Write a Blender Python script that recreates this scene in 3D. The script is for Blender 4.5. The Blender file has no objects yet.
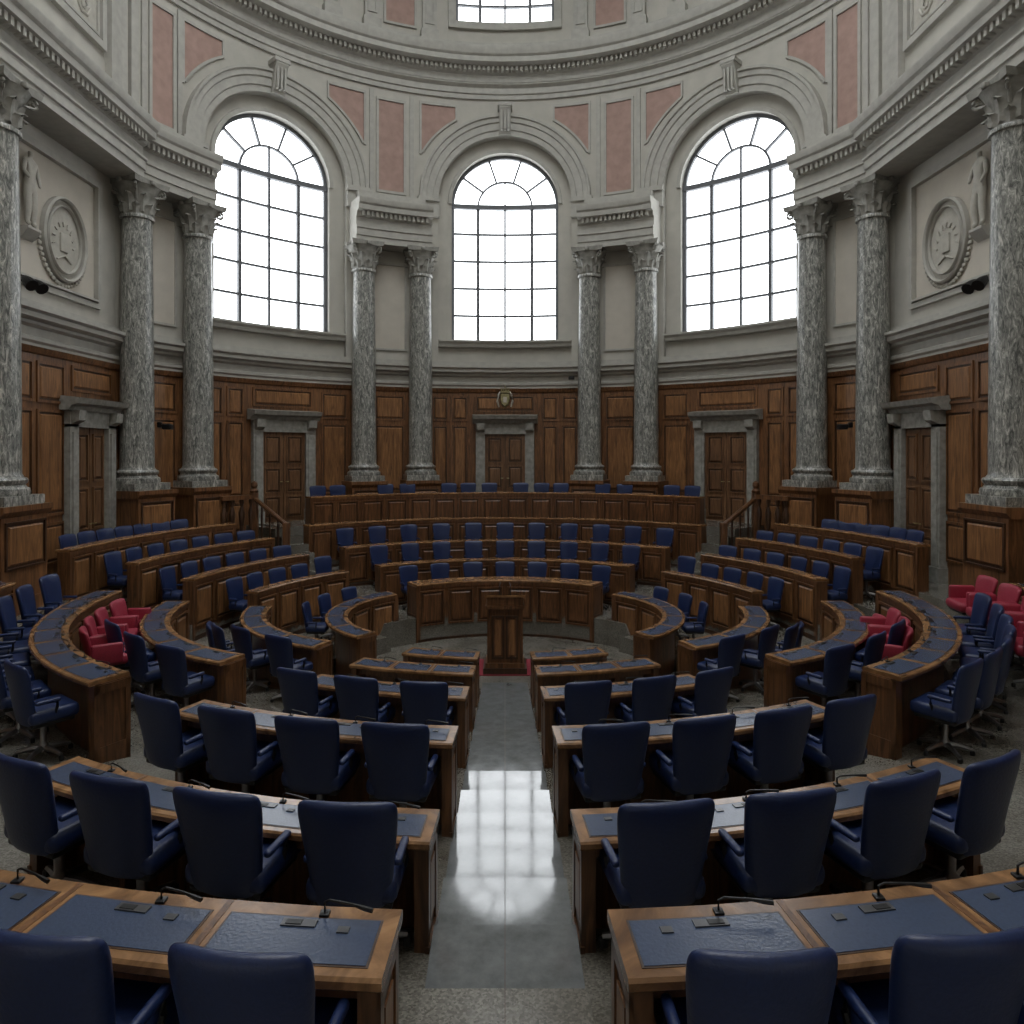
import bpy, bmesh, math, random
from math import sin, cos, pi, radians, degrees, sqrt, ceil, atan2, asin, tan
from mathutils import Vector, Matrix
random.seed(3)
ZC = 3.95
CY = 11.5
RW = 8.5
scene = bpy.context.scene
COL = scene.collection

# ------------------------------------------------------------------ materials
def nt(name):
    m = bpy.data.materials.new(name); m.use_nodes = True
    n = m.node_tree.nodes; l = m.node_tree.links
    b = n["Principled BSDF"]
    return m, n, l, b

def ramp(n, cols):
    r = n.new("ShaderNodeValToRGB")
    e = r.color_ramp.elements
    while len(e) < len(cols): e.new(0.5)
    for i, (p, c) in enumerate(cols):
        e[i].position = p; e[i].color = (c[0], c[1], c[2], 1)
    return r

def simple(name, col, rough=0.5, metal=0.0, nscale=30, var=0.15, bump=0.05, spec=None):
    m, n, l, b = nt(name)
    tc = n.new("ShaderNodeTexCoord"); no = n.new("ShaderNodeTexNoise")
    no.inputs["Scale"].default_value = nscale; no.inputs["Detail"].default_value = 4
    l.new(tc.outputs["Object"], no.inputs["Vector"])
    r = ramp(n, [(0.3, [c*(1-var) for c in col]), (0.7, [min(1, c*(1+var)) for c in col])])
    l.new(no.outputs["Fac"], r.inputs["Fac"]); l.new(r.outputs["Color"], b.inputs["Base Color"])
    b.inputs["Roughness"].default_value = rough; b.inputs["Metallic"].default_value = metal
    if spec is not None: b.inputs["Specular IOR Level"].default_value = spec
    if bump:
        bp = n.new("ShaderNodeBump"); bp.inputs["Strength"].default_value = bump; bp.inputs["Distance"].default_value = 0.02
        l.new(no.outputs["Fac"], bp.inputs["Height"]); l.new(bp.outputs["Normal"], b.inputs["Normal"])
    return m

def wood(name, dark, light, rough=0.38, sc=(9, 9, 0.9)):
    m, n, l, b = nt(name)
    tc = n.new("ShaderNodeTexCoord"); mp = n.new("ShaderNodeMapping"); mp.inputs["Scale"].default_value = sc
    no = n.new("ShaderNodeTexNoise"); no.inputs["Scale"].default_value = 1.6; no.inputs["Detail"].default_value = 8
    no.inputs["Distortion"].default_value = 1.5; no.inputs["Roughness"].default_value = 0.6
    no2 = n.new("ShaderNodeTexNoise"); no2.inputs["Scale"].default_value = 0.9; no2.inputs["Detail"].default_value = 2
    l.new(tc.outputs["Object"], mp.inputs["Vector"]); l.new(mp.outputs["Vector"], no.inputs["Vector"])
    l.new(tc.outputs["Object"], no2.inputs["Vector"])
    mid = [(a+c)/2 for a, c in zip(dark, light)]
    r = ramp(n, [(0.32, dark), (0.5, mid), (0.66, light)])
    l.new(no.outputs["Fac"], r.inputs["Fac"])
    mx = n.new("ShaderNodeMix"); mx.data_type = 'RGBA'; mx.blend_type = 'MULTIPLY'; mx.inputs[0].default_value = 0.6
    r2 = ramp(n, [(0.3, (0.6, 0.55, 0.5)), (0.7, (1.15, 1.15, 1.15))])
    l.new(no2.outputs["Fac"], r2.inputs["Fac"])
    l.new(r.outputs["Color"], mx.inputs[6]); l.new(r2.outputs["Color"], mx.inputs[7])
    l.new(mx.outputs[2], b.inputs["Base Color"])
    b.inputs["Roughness"].default_value = rough
    bp = n.new("ShaderNodeBump"); bp.inputs["Strength"].default_value = 0.08; bp.inputs["Distance"].default_value = 0.01
    l.new(no.outputs["Fac"], bp.inputs["Height"]); l.new(bp.outputs["Normal"], b.inputs["Normal"])
    return m

M_wall = simple("plaster_grey", (0.43, 0.412, 0.365), 0.8, nscale=3, var=0.07, bump=0.03)
M_trim = simple("stone_trim", (0.385, 0.372, 0.335), 0.7, nscale=6, var=0.10, bump=0.05)
M_cream = simple("plaster_cream", (0.50, 0.46, 0.395), 0.8, nscale=3, var=0.06, bump=0.03)
M_pink = simple("pink_panel", (0.35, 0.232, 0.195), 0.8, nscale=5, var=0.12, bump=0.04)
M_relief = simple("relief_plaster", (0.42, 0.40, 0.35), 0.8, nscale=9, var=0.10, bump=0.4)
M_cap = simple("capital_stone", (0.27, 0.262, 0.235), 0.75, nscale=9, var=0.25, bump=0.4)
M_wwall = wood("wood_wall", (0.065, 0.029, 0.012), (0.245, 0.112, 0.045), 0.4)
M_wpan = wood("wood_panel", (0.105, 0.047, 0.018), (0.33, 0.158, 0.062), 0.38)
M_wdoor = wood("wood_door", (0.09, 0.044, 0.021), (0.22, 0.115, 0.055), 0.4)
M_wdesk = wood("wood_desk", (0.05, 0.022, 0.010), (0.195, 0.09, 0.038), 0.32)
M_wdark = wood("wood_dark", (0.025, 0.012, 0.008), (0.08, 0.038, 0.018), 0.35)
M_wtop = wood("wood_top", (0.12, 0.058, 0.024), (0.36, 0.195, 0.088), 0.22, sc=(3, 3, 3))
M_blue = simple("blue_leather", (0.0085, 0.020, 0.075), 0.40, nscale=60, var=0.12, bump=0.10)
M_red = simple("red_leather", (0.28, 0.022, 0.045), 0.45, nscale=60, var=0.15, bump=0.12)
M_pad = simple("blue_desk_leather", (0.046, 0.066, 0.118), 0.23, nscale=80, var=0.12, bump=0.06)
M_black = simple("black_metal", (0.012, 0.012, 0.013), 0.35, 0.3, var=0.1, bump=0)
M_plate = simple("control_plate", (0.10, 0.10, 0.105), 0.3, 0.7, var=0.1, bump=0)
M_chrome = simple("brushed_metal", (0.25, 0.25, 0.26), 0.3, 0.9, var=0.1, bump=0)
M_mull = simple("window_frame_paint", (0.11, 0.115, 0.125), 0.5, var=0.1, bump=0)
M_carpet = simple("red_carpet", (0.22, 0.015, 0.03), 0.9, nscale=200, var=0.3, bump=0.2)
M_gold = simple("old_gold", (0.30, 0.27, 0.14), 0.4, 0.4, nscale=20, var=0.3, bump=0.2)

def marble():
    m, n, l, b = nt("grey_green_marble")
    tc = n.new("ShaderNodeTexCoord"); mp = n.new("ShaderNodeMapping"); mp.inputs["Scale"].default_value = (4.6, 4.6, 1.3)
    no = n.new("ShaderNodeTexNoise"); no.inputs["Scale"].default_value = 3.4; no.inputs["Detail"].default_value = 12
    no.inputs["Roughness"].default_value = 0.78; no.inputs["Distortion"].default_value = 1.4
    l.new(tc.outputs["Object"], mp.inputs["Vector"]); l.new(mp.outputs["Vector"], no.inputs["Vector"])
    r = ramp(n, [(0.40, (0.065, 0.068, 0.062)), (0.47, (0.18, 0.182, 0.168)), (0.54, (0.31, 0.307, 0.28)), (0.62, (0.62, 0.60, 0.55))])
    l.new(no.outputs["Fac"], r.inputs["Fac"]); l.new(r.outputs["Color"], b.inputs["Base Color"])
    b.inputs["Roughness"].default_value = 0.28
    return m
M_marble = marble()

def terrazzo():
    m, n, l, b = nt("terrazzo_floor")
    tc = n.new("ShaderNodeTexCoord")
    vo = n.new("ShaderNodeTexVoronoi"); vo.inputs["Scale"].default_value = 95
    no = n.new("ShaderNodeTexNoise"); no.inputs["Scale"].default_value = 1.4; no.inputs["Detail"].default_value = 8
    l.new(tc.outputs["Object"], vo.inputs["Vector"]); l.new(tc.outputs["Object"], no.inputs["Vector"])
    r1 = ramp(n, [(0.0, (0.11, 0.105, 0.09)), (0.5, (0.17, 0.162, 0.143)), (1.0, (0.24, 0.228, 0.20))])
    sp = n.new("ShaderNodeSeparateColor"); l.new(vo.outputs["Color"], sp.inputs[0]); l.new(sp.outputs[0], r1.inputs["Fac"])
    r2 = ramp(n, [(0.3, (0.55, 0.52, 0.48)), (0.7, (1.1, 1.1, 1.1))])
    l.new(no.outputs["Fac"], r2.inputs["Fac"])
    mx = n.new("ShaderNodeMix"); mx.data_type = 'RGBA'; mx.blend_type = 'MULTIPLY'; mx.inputs[0].default_value = 1
    l.new(r1.outputs["Color"], mx.inputs[6]); l.new(r2.outputs["Color"], mx.inputs[7])
    l.new(mx.outputs[2], b.inputs["Base Color"])
    b.inputs["Roughness"].default_value = 0.17
    return m
M_terr = terrazzo()

def aisle_mat():
    m, n, l, b = nt("polished_aisle_stone")
    tc = n.new("ShaderNodeTexCoord")
    no = n.new("ShaderNodeTexNoise"); no.inputs["Scale"].default_value = 6; no.inputs["Detail"].default_value = 9; no.inputs["Roughness"].default_value = .7
    l.new(tc.outputs["Object"], no.inputs["Vector"])
    r2 = ramp(n, [(0.3, (0.085, 0.09, 0.09)), (0.7, (0.155, 0.165, 0.17))]); l.new(no.outputs["Fac"], r2.inputs["Fac"])
    l.new(r2.outputs["Color"], b.inputs["Base Color"])
    r3 = ramp(n, [(0.3, (0.04, 0.04, 0.04)), (0.7, (0.11, 0.11, 0.11))]); l.new(no.outputs["Fac"], r3.inputs["Fac"])
    l.new(r3.outputs["Color"], b.inputs["Roughness"])
    b.inputs["Specular IOR Level"].default_value = 0.95
    return m
M_aisle = aisle_mat()

# ------------------------------------------------------------------ mappers
class Arc:
    """u = arc length at radius R, p = distance towards the centre"""
    def __init__(s, cx, cy, R, sx=1):
        s.cx, s.cy, s.R, s.sx = cx, cy, R, sx; s.du = radians(2.5)*R
    def __call__(s, u, z, p):
        t = u/s.R; r = s.R-p
        return (s.sx*(s.cx+r*sin(t)), s.cy+r*cos(t), z)
class Flat:
    """side wall x = sx*8, u = depth y, p = towards the room"""
    def __init__(s, sx): s.sx = sx; s.du = 100
    def __call__(s, u, z, p): return (s.sx*(8.0-p), u, z)
class Local:
    def __init__(s): s.du = 100
    def __call__(s, u, z, p): return (u, p, z)
CW = Arc(0, CY, RW)
LOC = Local()
def U(deg): return radians(deg)*RW

class MB:
    def __init__(s): s.v = []; s.f = []; s.m = []; s.mats = []
    def mi(s, mat):
        if mat not in s.mats: s.mats.append(mat)
        return s.mats.index(mat)
    def add(s, vs, fs, mat):
        o = len(s.v); s.v += [tuple(v) for v in vs]; k = s.mi(mat)
        for f in fs: s.f.append(tuple(i+o for i in f)); s.m.append(k)
    def prism(s, mp, prof, u0, u1, mat):
        n = max(1, int(ceil(abs(u1-u0)/mp.du))); k = len(prof); vs = []; fs = []
        for i in range(n+1):
            u = u0+(u1-u0)*i/n
            for (p, z) in prof: vs.append(mp(u, z, p))
        for i in range(n):
            for j in range(k):
                j2 = (j+1) % k
                fs.append((i*k+j, i*k+j2, (i+1)*k+j2, (i+1)*k+j))
        fs.append(tuple(range(k))); fs.append(tuple(n*k+j for j in reversed(range(k))))
        s.add(vs, fs, mat)
    def box(s, mp, u0, u1, z0, z1, p0, p1, mat):
        s.prism(mp, [(p0, z0), (p1, z0), (p1, z1), (p0, z1)], u0, u1, mat)
    def frus(s, mp, u0, u1, z0, z1, p0, p1, ins, mat):
        n = max(1, int(ceil(abs(u1-u0)/mp.du))); vs = []; fs = []
        sg = 1 if u1 > u0 else -1
        for i in range(n+1):
            t = i/n
            ua = u0+(u1-u0)*t; ub = (u0+sg*ins)+(u1-u0-2*sg*ins)*t
            vs += [mp(ua, z0, p0), mp(ub, z0+ins, p1), mp(ub, z1-ins, p1), mp(ua, z1, p0)]
        for i in range(n):
            for j in range(3):
                fs.append((i*4+j, i*4+j+1, (i+1)*4+j+1, (i+1)*4+j))
        fs.append((0, 1, 2, 3)); fs.append((n*4+3, n*4+2, n*4+1, n*4))
        s.add(vs, fs, mat)
    def frame(s, mp, u0, u1, z0, z1, w, p0, p1, mat):
        s.box(mp, u0, u1, z0, z0+w, p0, p1, mat); s.box(mp, u0, u1, z1-w, z1, p0, p1, mat)
        s.box(mp, u0, u0+w, z0+w, z1-w, p0, p1, mat); s.box(mp, u1-w, u1, z0+w, z1-w, p0, p1, mat)
    def panel(s, mp, u0, u1, z0, z1, p, matf, matc, w=0.05):
        if u1 < u0: u0, u1 = u1, u0
        s.frame(mp, u0, u1, z0, z1, w, p, p+0.03, matf)
        s.frus(mp, u0+w+0.03, u1-w-0.03, z0+w+0.03, z1-w-0.03, p, p+0.025, 0.03, matc)
        s.box(mp, u0+w, u1-w, z0+w, z1-w, p, p+0.004, M_wdark)
    def arcm(s, mp, uc, zc, a0, ang0, ang1, prof, mat, n=28, flip=False):
        k = len(prof); vs = []; fs = []
        for i in range(n+1):
            t = radians(ang0+(ang1-ang0)*i/n)
            for (q, p) in prof: vs.append(mp(uc+(a0+q)*cos(t), zc+(a0+q)*sin(t), p))
        for i in range(n):
            for j in range(k):
                j2 = (j+1) % k; fs.append((i*k+j, i*k+j2, (i+1)*k+j2, (i+1)*k+j))
        fs.append(tuple(range(k))); fs.append(tuple(n*k+j for j in reversed(range(k))))
        s.add(vs, fs, mat)
    def lathe(s, cx, cy, prof, seg, mat):
        vs = []; fs = []; k = len(prof)
        for i in range(seg):
            t = 2*pi*i/seg
            for (r, z) in prof: vs.append((cx+r*cos(t), cy+r*sin(t), z))
        for i in range(seg):
            i2 = (i+1) % seg
            for j in range(k-1): fs.append((i*k+j, i2*k+j, i2*k+j+1, i*k+j+1))
        fs.append(tuple(i*k for i in reversed(range(seg)))); fs.append(tuple(i*k+k-1 for i in range(seg)))
        s.add(vs, fs, mat)
    def tube(s, pts, r, mat, seg=6):
        pts = [Vector(p) for p in pts]; vs = []; fs = []; n = len(pts)
        for i, p in enumerate(pts):
            d = (pts[min(i+1, n-1)]-pts[max(i-1, 0)]).normalized()
            a = d.cross(Vector((0, 0, 1)))
            if a.length < 1e-3: a = Vector((1, 0, 0))
            a.normalize(); b = d.cross(a)
            rr = r[i] if isinstance(r, (list, tuple)) else r
            for j in range(seg):
                t = 2*pi*j/seg; vs.append(tuple(p+a*rr*cos(t)+b*rr*sin(t)))
        for i in range(n-1):
            for j in range(seg):
                j2 = (j+1) % seg; fs.append((i*seg+j, i*seg+j2, (i+1)*seg+j2, (i+1)*seg+j))
        fs.append(tuple(reversed(range(seg)))); fs.append(tuple((n-1)*seg+j for j in range(seg)))
        s.add(vs, fs, mat)
    def bm(s, bm, mat, mtx=None):
        vs = [tuple((mtx @ v.co) if mtx else v.co) for v in bm.verts]
        bm.verts.index_update()
        s.add(vs, [tuple(v.index for v in f.verts) for f in bm.faces], mat); bm.free()
    def rbox(s, c, size, bev, mat, seg=3, rot=None):
        bm = bmesh.new(); bmesh.ops.create_cube(bm, size=1)
        for v in bm.verts: v.co = Vector((v.co.x*size[0], v.co.y*size[1], v.co.z*size[2]))
        bmesh.ops.bevel(bm, geom=list(bm.edges), offset=bev, segments=seg, affect='EDGES', profile=0.5)
        mt = Matrix.Translation(c)
        if rot: mt = mt @ rot
        s.bm(bm, mat, mt)
    def mesh(s, name, ang=35, recalc=True):
        me = bpy.data.meshes.new(name); me.from_pydata(s.v, [], s.f)
        for m in s.mats: me.materials.append(m)
        me.polygons.foreach_set("material_index", s.m)
        if recalc:
            b = bmesh.new(); b.from_mesh(me); bmesh.ops.recalc_face_normals(b, faces=b.faces); b.to_mesh(me); b.free()
        me.polygons.foreach_set("use_smooth", [True]*len(me.polygons))
        me.set_sharp_from_angle(angle=radians(ang)); me.update()
        return me
    def obj(s, name, loc=(0, 0, 0), ang=24):
        o = bpy.data.objects.new(name, s.mesh(name, ang)); o.location = loc; COL.objects.link(o); return o

def inst(me, name, loc, rz=0, sc=(1, 1, 1)):
    o = bpy.data.objects.new(name, me); o.location = loc; o.rotation_euler = (0, 0, rz); o.scale = sc
    COL.objects.link(o); return o

# ------------------------------------------------------------------ ground
PB = [(0, -3.9), (3.2, -3.4), (4.5, -3.08), (5.5, -2.75), (6.5, -2.4), (7.0, -1.8)]
PS = [(0, -3.9), (3.0, -3.6), (4.6, -3.3), (5.4, -3.0), (6.2, -2.7), (7.0, -2.4)]
def step(tab, r):
    z = tab[0][1]
    for a, h in tab:
        if r >= a: z = h
    return z
def front(r): return -3.93+0.17*min(r, 10.6)
def sm(t): t = max(0, min(1, t)); return t*t*(3-2*t)
def Gp(r, th):
    th = abs(th)
    if th <= 47: return step(PB, r)
    if th < 49:
        w = (th-47)/2; return step(PB, r)*(1-w)+step(PS, r)*w
    w = sm((th-95)/30)
    return step(PS, r)*(1-w)+front(r)*w
def G(x, y):
    return Gp(sqrt(x*x+(y-CY)**2), degrees(atan2(abs(x), y-CY)))

mb = MB()
rs = sorted(set([0.02]+[0.4*i for i in range(1, 39)]+[round(a+e, 4) for tab in (PB, PS) for a, _ in tab[1:] for e in (-0.004, 0.004)]))
ths = sorted(set([float(t) for t in range(-180, 181, 2)]+[-47., -49., 47., 49.]))
vs = []; fs = []
for t in ths:
    for r in rs:
        x = r*sin(radians(t)); y = CY+r*cos(radians(t))
        if abs(t) < 80 and r > 8.7: x = 8.7*sin(radians(t)); y = CY+8.7*cos(radians(t))
        vs.append((max(-8.05, min(8.05, x)), y, Gp(r, t)))
k = len(rs)
for i in range(len(ths)-1):
    for j in range(k-1): fs.append((i*k+j, (i+1)*k+j, (i+1)*k+j+1, i*k+j+1))
mb.add(vs, fs, M_terr)
floor = mb.obj("floor", ang=20)

# aisle: shallow flat treads of polished stone descending to the well
mb = MB()
y = -3.6; T = .56
while y < 11.6:
    z = front(CY-y)+.012
    m = M_aisle if y > 3.0 else M_terr
    for (a, b) in ((-.372, -.002), (.002, .372)):
        mb.box(LOC, a, b, z-.3, z, y+.002, y+T-.002, m)
    mb.box(LOC, -.37, .37, z-.3, z-.004, y, y+T, M_wdark)
    y += T
mb.obj("aisle_floor")

# ------------------------------------------------------------------ walls
SPR = 7.05; AW = 1.5; AR = 1.9; SILL = 3.1; WANG = 43.0
def opens(a, zs): return [(U(t), a, zs, SPR) for t in (-WANG, 0, WANG)]
def wallstrip(mb, mp, u0, u1, z0, z1, ops, mat, p):
    st = set([u0, u1]); k = int((u1-u0)/0.3)
    for i in range(k): st.add(u0+(u1-u0)*i/k)
    for (uc, a, zs, sp) in ops:
        st = set(x for x in st if not (uc-a-0.02 < x < uc+a+0.02))
        for i in range(41): st.add(uc+a*cos(pi*i/40))
    st = sorted(st)
    def top(u, o): return o[3]+sqrt(max(0, o[1]**2-(u-o[0])**2))
    for ua, ub in zip(st[:-1], st[1:]):
        um = (ua+ub)/2; o = None
        for q in ops:
            if abs(um-q[0]) < q[1]: o = q
        if o is None:
            mb.add([mp(ua, z0, p), mp(ub, z0, p), mp(ub, z1, p), mp(ua, z1, p)], [(0, 1, 2, 3)], mat)
        else:
            mb.add([mp(ua, z0, p), mp(ub, z0, p), mp(ub, o[2], p), mp(ua, o[2], p)], [(0, 1, 2, 3)], mat)
            mb.add([mp(ua, top(ua, o), p), mp(ub, top(ub, o), p), mp(ub, z1, p), mp(ua, z1, p)], [(0, 1, 2, 3)], mat)
def outline(o, n=32):
    uc, a, zs, sp = o; pts = [(uc-a+2*a*i/6, zs) for i in range(7)]
    pts += [(uc+a*cos(pi*i/n), sp+a*sin(pi*i/n)) for i in range(n+1)]
    return pts
def reveal(mb, mp, o, p0, p1, mat):
    pts = outline(o); n = len(pts); vs = []
    for (u, z) in pts: vs += [mp(u, z, p0), mp(u, z, p1)]
    mb.add(vs, [(2*i, 2*((i+1) % n), 2*((i+1) % n)+1, 2*i+1) for i in range(n)], mat)

UE = U(70.3)
mb = MB()
wallstrip(mb, CW, -UE, UE, -2.9, 11.0, opens(AR, 2.38), M_wall, 0)
wallstrip(mb, CW, -UE, UE, 2.0, 11.0, opens(AW, SILL), M_wall, -0.2)
for o in opens(AR, 2.38): reveal(mb, CW, o, 0, -0.2, M_trim)
for o in opens(AW, SILL): reveal(mb, CW, o, -0.2, -0.6, M_trim)
wallstrip(mb, CW, -UE, UE, -2.9, 11.0, opens(AW, SILL), M_wall, -0.6)
mb.obj("wall_apse")

# arch mouldings, keystones
mb = MB()
for t in (-WANG, 0, WANG):
    uc = U(t)
    mb.arcm(CW, uc, SPR, AR, 0, 180, [(0, -0.02), (0, .07), (.14, .07), (.16, .11), (.34, .11), (.36, .15), (.48, .15), (.50, .20), (.56, .20), (.56, -0.02)], M_trim, 36)
    mb.arcm(CW, uc, SPR, AW, 0, 180, [(0, -0.22), (0, -.14), (.1, -.14), (.12, -.22)], M_trim, 32)
    mb.box(CW, uc-AR-.56, uc-AR, SPR-.5, SPR, -0.02, .13, M_trim); mb.box(CW, uc+AR, uc+AR+.56, SPR-.5, SPR, -0.02, .13, M_trim)
    mb.box(CW, uc-AR-.6, uc-AR+.02, SPR-.08, SPR+.04, -0.02, .2, M_trim); mb.box(CW, uc+AR-.02, uc+AR+.6, SPR-.08, SPR+.04, -0.02, .2, M_trim)
    mb.prism(CW, [(0, 8.95), (.16, 8.95), (.24, 9.2), (.30, 9.5), (.38, 9.62), (.38, 9.72), (0, 9.72)], uc-.17, uc+.17, M_trim)
    mb.box(CW, uc-.21, uc+.21, 9.66, 9.76, 0, .40, M_trim)
    for k in (-.1, 0, .1): mb.box(CW, uc+k-.025, uc+k+.025, 9.02, 9.6, .2, .34, M_trim)
    mb.prism(CW, [(-.3, SILL-.16), (-.05, SILL-.16), (-.02, SILL-.08), (.04, SILL-.02), (.04, SILL+.03), (-.3, SILL+.03)], uc-AR+.01, uc+AR-.01, M_trim)
mb.obj("trim_1")

mb = MB()
def pinkrect(u0, u1, z0, z1):
    mb.box(CW, u0, u1, z0, z1, 0, .012, M_pink); mb.frame(CW, u0-.06, u1+.06, z0-.06, z1+.06, .07, 0, .05, M_trim)
def spandrel(uc, sg, umax, ztop=9.72):
    a = 2.72; n = 14; u0 = 1.42; vs = []
    us = [u0+(umax-u0)*i/n for i in range(n+1)]
    zt = [min(ztop, SPR+sqrt(max(0, a*a-u*u))) for u in us]
    for u, z in zip(us, zt): vs += [CW(uc+sg*u, z, .012), CW(uc+sg*u, ztop, .012)]
    mb.add(vs, [(2*i, 2*i+2, 2*i+3, 2*i+1) for i in range(n)], M_pink)
    mb.box(CW, uc+sg*u0, uc+sg*(umax+.05), ztop, ztop+.07, 0, .05, M_trim)
    mb.box(CW, uc+sg*umax, uc+sg*(umax+.06), zt[-1]-.05, ztop+.07, 0, .05, M_trim)
    mb.box(CW, uc+sg*(u0-.05), uc+sg*u0, zt[0]-.03, ztop+.07, 0, .05, M_trim)
    ang = [degrees(atan2(z-SPR, sg*u)) for u, z in ((us[0], SPR+sqrt(a*a-us[0]**2)), (us[-1], SPR+sqrt(max(0, a*a-us[-1]**2))))]
    mb.arcm(CW, uc, SPR, a-.05, ang[0], ang[1], [(0, 0), (0, .05), (.06, .05), (.06, 0)], M_trim, 12)
for sg in (-1, 1):
    pinkrect(sg*U(21.8)-.36, sg*U(21.8)+.36, 7.15, 9.65)
    pinkrect(sg*U(62.7)-.27, sg*U(62.7)+.27, 7.15, 9.7)
    spandrel(0, sg, 2.38)
    spandrel(sg*U(WANG), -sg, 2.38); spandrel(sg*U(WANG), sg, 2.38)
    for t in (17.9, 25.5, 59.8, 65.8):
        mb.box(CW, sg*U(t)-.055, sg*U(t)+.055, 6.9, 9.9, 0, .05, M_trim)
    for t in (67.6, 69.6):
        mb.box(CW, sg*U(t)-.09, sg*U(t)+.09, 6.5, 10.4, 0, .10, M_trim)
mb.obj("trim_2")

# ring cornice with dentils + frieze band
mb = MB()
U8 = U(84)
mb.prism(CW, [(0, 9.98), (.06, 9.98), (.06, 10.1), (.10, 10.12), (.10, 10.28), (.2, 10.34), (.2, 10.4), (0, 10.4)], -UE, UE, M_trim)
mb.prism(CW, [(-.7, 10.38), (.22, 10.38), (.24, 10.56), (.34, 10.62), (.36, 10.72), (.62, 10.76), (.62, 10.9), (.68, 10.94), (.74, 11.08), (.74, 11.14), (.3, 11.2), (.3, 11.45), (-.7, 11.45)], -U8, U8, M_trim)
k = 150
for i in range(k):
    u = -UE+2*UE*(i+.5)/k
    mb.box(CW, u-.035, u+.035, 10.60, 10.72, .3, .46, M_trim)
mb.obj("cornice_ring")

# drum above
mb = MB()
D_op = [(0, 1.4, 12.15, 14.2)]
wallstrip(mb, CW, -U8, U8, 11.3, 16.5, D_op, M_wall, 0)
for o in D_op:
    reveal(mb, CW, o, 0, -.5, M_trim)
    mb.frame(CW, -1.62, 1.62, 11.95, 17, .2, 0, .1, M_trim)
for sg in (-1, 1):
    for c in (14.6, 25.6, 33, 44):
        mb.box(CW, sg*U(c)-.2, sg*U(c)+.2, 11.4, 16.4, 0, .16, M_trim); mb.box(CW, sg*U(c)-.25, sg*U(c)+.25, 11.4, 11.75, 0, .22, M_trim)
        mb.frame(CW, sg*U(c)-.13, sg*U(c)+.13, 11.9, 16.2, .04, .16, .19, M_trim)
    u = sg*U(20.1)
    mb.box(CW, u-.4, u+.4, 11.85, 12.65, 0, .02, M_pink); mb.frame(CW, u-.46, u+.46, 11.79, 12.71, .06, 0, .06, M_trim)
    mb.box(CW, u-.4, u+.4, 12.9, 15.65, 0, .02, M_pink); mb.frame(CW, u-.46, u+.46, 12.84, 15.71, .06, 0, .06, M_trim)
mb.obj("wall_drum")

# windows
def window(name, uc, a, zs, sp, rows, p=-0.42):
    mb = MB(); q0, q1 = p-.04, p+.04
    mb.arcm(CW, uc, sp, a-.09, 0, 180, [(0, q0), (0, q1+.03), (.1, q1+.03), (.1, q0)], M_mull, 36)
    for s in (-1, 1): mb.box(CW, uc+s*(a-.09), uc+s*(a+.005), zs, sp, q0, q1+.03, M_mull)
    mb.box(CW, uc-a, uc+a, zs, zs+.09, q0, q1+.03, M_mull)
    mb.box(CW, uc-a, uc+a, sp-.07, sp+.06, q0, q1+.05, M_mull)
    for s in (-.5, .5): mb.box(CW, uc+s*a-.04, uc+s*a+.04, zs, sp, q0, q1+.02, M_mull)
    mb.box(CW, uc-.028, uc+.028, zs, sp, q0, q1, M_mull)
    for i in range(1, rows):
        z = zs+(sp-zs)*i/rows
        mb.box(CW, uc-a+.05, uc+a-.05, z-.028, z+.028, q0, q1, M_mull)
    mb.arcm(CW, uc, sp, a*.5-.025, 0, 180, [(0, q0), (0, q1), (.05, q1), (.05, q0)], M_mull, 24)
    for ang in (36, 72, 108, 144):
        t = radians(ang); c, s_ = cos(t), sin(t)
        vs = []
        for rr in (a*.5, a-.05):
            for w in (-.024, .024):
                for q in (q0, q1): vs.append(CW(uc+rr*c-w*s_, sp+rr*s_+w*c, q))
        mb.add(vs, [(0, 1, 3, 2), (4, 6, 7, 5), (0, 4, 5, 1), (2, 3, 7, 6), (0, 2, 6, 4), (1, 5, 7, 3)], M_mull)
    mb.box(CW, uc-.022, uc+.022, sp, sp+a*.5, q0, q1, M_mull)
    return mb.obj(name)
for i, t in enumerate((-WANG, 0, WANG)): window("window_%d" % (i+1), U(t), AW, SILL, SPR, 5)
window("window_4", 0, 1.4, 12.15, 14.2, 3, -.3)

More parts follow.
